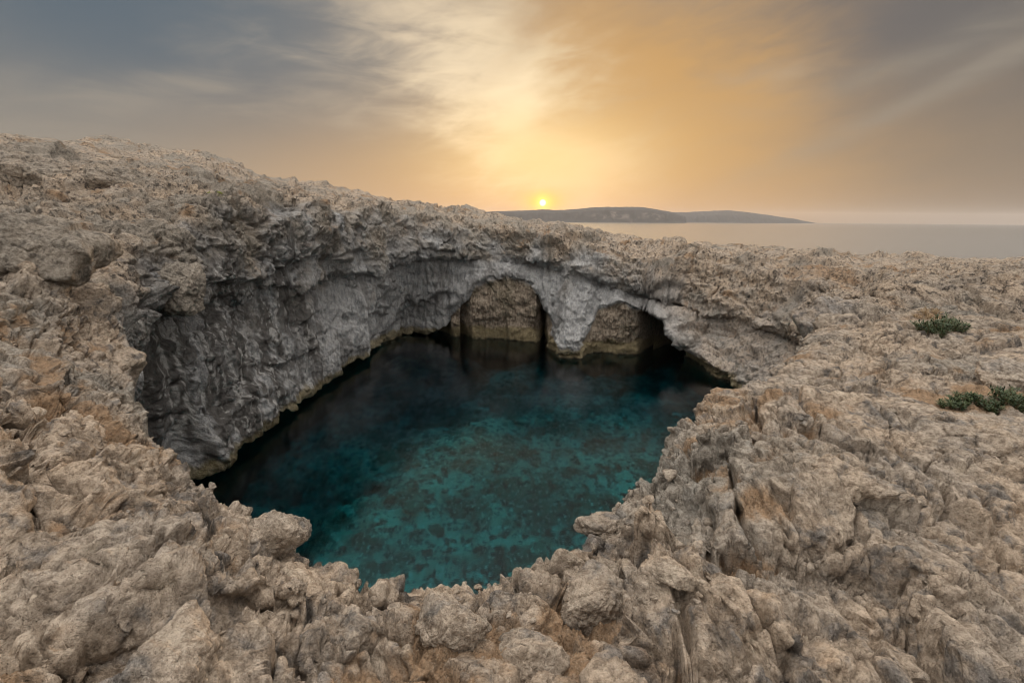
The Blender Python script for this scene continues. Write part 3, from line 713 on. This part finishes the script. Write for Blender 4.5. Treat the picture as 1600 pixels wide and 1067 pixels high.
block(545, 985, .26, 'cracked grey block left of centre near the bottom edge', 515, 5, .8, .4, rz=.9)
block(255, 1045, .34, 'low rounded rock in the bottom left corner area', 516, 6, .55, .4, rz=1.9)
block(928, 818, .24, 'pale knob of rock pointing left over the water', 517, 5, .55, .3, rz=.1, sx=1.3)
block(1325, 752, .42, 'flat slab lying on the right shelf beside a dark crack', 518, 6, .42, .35, rz=.3)
block(1545, 690, 1.0, 'broad rounded slab below the green plant at the right edge', 519, 6, .34, .45, rz=.2, sx=1.3)
block(1585, 600, .75, 'rounded brown rock above the green plant at the right edge', 520, 6, .5, .4, rz=.6)
block(62, 408, 2.3, 'big smooth grey block leaning at the left edge above the near rock', 521, 6, .62, .25, rz=.5, rough=.6, grey_=.95, wpx=150, deep=.25)
block(62, 282, 4.0, 'long brown block on the left slope at the picture edge', 522, 6, .42, .3, rz=.25, grey_=.6, wpx=150, deep=.2)
block(172, 284, 2.0, 'squarish brown block at the right end of the row on the left slope', 523, 6, .6, .3, rz=.7, grey_=.6, wpx=75, deep=.2)
block(276, 462, 1.9, 'rough grey block hanging on the left cliff corner', 524, 6, 1.0, .3, rz=.1, rough=1.6, grey_=1.0, wpx=80, deep=.5)
block(1045, 895, .20, 'small tan stone on the rubble right of the tall pale boulder', 525, 5, .55, .3, rz=2.0)
block(700, 985, .30, 'ragged grey lump in the middle of the bottom edge', 526, 6, .7, .35, rz=.3, rough=1.5)

rnd = random.Random(7)
STONES = [rock_mesh('stone', 600 + i, 4 if i < 3 else 3, 1.0, .55 + .1 * (i % 4), 12) for i in range(7)]
def scatter(n, us, vs, lo, hi, up_=.1):
    for i in range(n):
        u, v = rnd.gauss(us[0], us[1]), rnd.gauss(vs[0], vs[1])
        p, nr = hit(min(max(u, 5), 1595), min(v, 1060))
        if nr[2] < .35: continue
        sz = lo * (hi / lo) ** (rnd.random() ** 1.6)
        o = link('stone', rnd.choice(STONES), None, plateau)
        o.location = p + np.array((0, 0, sz * up_)); o.rotation_euler = (rnd.uniform(-.4, .4), rnd.uniform(-.4, .4), rnd.uniform(0, 6.3)); o.scale = (sz, sz * rnd.uniform(.7, 1.0), sz * rnd.uniform(.7, 1))
scatter(75, (1040, 70), (915, 32), .012, .045)
scatter(45, (800, 55), (930, 22), .010, .030)
scatter(25, (660, 90), (930, 20), .010, .035)
scatter(25, (1010, 50), (800, 30), .012, .045)
scatter(25, (250, 120), (760, 60), .012, .05)
scatter(40, (1350, 150), (640, 70), .02, .08)

# stones lying on the lagoon bed
def bed_stones():
    me0 = bpy.data.meshes['lagoon_floor']; co = np.empty(len(me0.vertices) * 3, np.float32); me0.vertices.foreach_get('co', co); co = co.reshape(-1, 3)
    m, g, b = principled('drowned_stone')
    pos = g.n('ShaderNodeNewGeometry').outputs['Position']; rn = g.n('ShaderNodeObjectInfo').outputs['Random']
    c = g.mix(g.m('POWER', rn, 1.5), (.14, .14, .11), (.52, .50, .43)); c = g.mix(g.ss(g.noise(pos, 2.8, 5, .65), .42, .58), c, (.06, .07, .05))
    g.set(b.inputs['Base Color'], c); b.inputs['Roughness'].default_value = .9
    ms = []
    for i in range(5):
        x = rock_mesh('bed_stone', 650 + i, 3, 1.0, .55, 11); x.materials.clear(); x.materials.append(m); ms.append(x)
    for i in range(290):
        x, y = rnd.gauss(-.5, 7.0), rnd.uniform(8, 40)
        k = np.argmin((co[:, 0] - x) ** 2 + (co[:, 1] - y) ** 2)
        sz = .14 * 5.5 ** (rnd.random() ** 2.0)
        o = link('bed_stone', rnd.choice(ms), None, BED)
        o.location = co[k] + np.float32((0, 0, .15 * sz)); o.rotation_euler = (rnd.uniform(-.3, .3), rnd.uniform(-.3, .3), rnd.uniform(0, 6.3)); o.scale = (sz, sz * rnd.uniform(.6, 1), sz * rnd.uniform(.5, .9))
bed_stones()

# ------------------------------------------------------------------ plants in the cracks
def leaf_material(name, c1, c2):
    m, g, b = principled(name)
    pos = g.n('ShaderNodeNewGeometry').outputs['Position']
    g.set(b.inputs['Base Color'], g.mix(g.ss(g.noise(pos, 14, 3, .6), .35, .65), c1, c2)); b.inputs['Roughness'].default_value = .55
    return m
def tuft(name, u, v, width, height, nstem, nleaf, leaf, mats, label, cat, seed, depth=.6, spread=.8, group=None, dz=0.0):
    rs = random.Random(seed); p, n = hit(u, v)
    root = link(name, None, None, label=label, category=cat); root.location = p + np.array((0, 0, dz))
    if group: root['group'] = group
    sv, sf, lv, lf = [], [], [], []
    for k in range(nstem):
        a = rs.uniform(0, 6.283); r = rs.random() ** .6
        bx, by = math.cos(a) * r * width / 2 * .75, math.sin(a) * r * width / 2 * depth * .75
        g0 = hitz(p[0] + bx, p[1] + by, p[2]) - p[2]
        h = height * rs.uniform(.55, 1.0) * (1 - .45 * r * r)
        lean = spread * (.25 + r); tx, ty = bx + math.cos(a) * lean * h * rs.uniform(.4, 1), by + math.sin(a) * lean * h * rs.uniform(.4, 1)
        pts = [Vector((bx, by, g0 - .01)), Vector(((bx * .6 + tx * .4), (by * .6 + ty * .4), g0 + h * .5)), Vector((tx, ty, g0 + h))]
        w = leaf * .10; i0 = len(sv)
        for q_, pt in enumerate(pts):
            ww = w * (1 - .35 * q_)
            for c in range(3): sv.append(pt + Vector((math.cos(c * 2.094) * ww, math.sin(c * 2.094) * ww, 0)))
        for q_ in range(2):
            for c in range(3): sf.append((i0 + q_ * 3 + c, i0 + q_ * 3 + (c + 1) % 3, i0 + q_ * 3 + 3 + (c + 1) % 3, i0 + q_ * 3 + 3 + c))
        for j in range(nleaf):
            t = rs.uniform(.2, 1.0); b0 = pts[0].lerp(pts[1], t * 2) if t < .5 else pts[1].lerp(pts[2], t * 2 - 1)
            aa = rs.uniform(0, 6.283); el = rs.uniform(.1, 1.2); d = Vector((math.cos(aa) * math.cos(el), math.sin(aa) * math.cos(el), math.sin(el)))
            sd_ = d.cross(Vector((0, 0, 1))).normalized(); L_ = leaf * rs.uniform(.6, 1.1); wd = leaf * .13
            nrm = sd_.cross(d); i1 = len(lv)
            lv += [b0, b0 + d * L_ * .45 + sd_ * wd - nrm * wd * .4, b0 + d * L_ - Vector((0, 0, leaf * .08)), b0 + d * L_ * .45 - sd_ * wd - nrm * wd * .4, b0 + d * L_ * .5 + nrm * wd * .3]
            lf += [(i1, i1 + 1, i1 + 4), (i1 + 1, i1 + 2, i1 + 4), (i1 + 2, i1 + 3, i1 + 4), (i1 + 3, i1, i1 + 4)]
    me = bpy.data.meshes.new('stem'); me.from_pydata(sv, [], sf); me.update(); link('stem', me, mats[1], root, kind='stuff')
    me = bpy.data.meshes.new('foliage'); me.from_pydata(lv, [], lf); me.update(); link('foliage', me, mats[0], root, kind='stuff')
    return root
_ti = np.nonzero((q < .2) & (_dep > 0) & (dist < 45))[0]; _txy = PD[_ti]
def hitz(x, y, z):
    d2 = (_txy[:, 0] - x) ** 2 + (_txy[:, 1] - y) ** 2
    k = np.argmin(d2); zz = float(_txy[k, 2])
    return zz if abs(zz - z) < .5 else z
GREEN = leaf_material('samphire_leaf', (.030, .055, .020), (.07, .095, .035)); STEM = leaf_material('stem', (.10, .075, .04), (.16, .12, .06))
DRY = leaf_material('dry_leaf', (.30, .20, .10), (.42, .31, .19)); MOSS = leaf_material('moss_leaf', (.20, .26, .02), (.34, .36, .04))
tuft('shrub', 1468, 518, .95, .26, 120, 12, .075, (GREEN, STEM), 'dark green fleshy shrub alone on the bare rock, right of the lagoon', 'shrub', 31, .5)
tuft('shrub', 1502, 634, .55, .14, 70, 12, .060, (GREEN, STEM), 'low green plant in the crack left of the one at the picture edge', 'shrub', 32, .35)
tuft('shrub', 1578, 640, .62, .19, 100, 12, .060, (GREEN, STEM), 'green plant in the crack at the right picture edge', 'shrub', 33, .35)
tuft('dry_grass', 1448, 494, .8, .12, 60, 5, .07, (DRY, DRY), 'dry orange-brown grass behind the green shrub', 'dry grass', 34, .5)
tuft('dry_grass', 1560, 580, .45, .10, 40, 7, .06, (DRY, DRY), 'thin yellowish dry growth between two rocks at the right edge', 'dry grass', 35, .4)
tuft('moss', 329, 306, .22, .10, 40, 8, .05, (MOSS, MOSS), 'bright yellow-green tuft on the left cliff edge, the left one of two', 'moss', 36, .6)
tuft('moss', 343, 303, .30, .08, 40, 8, .05, (MOSS, MOSS), 'yellow-green tuft on the left cliff edge, the right one of two', 'moss', 37, .6)
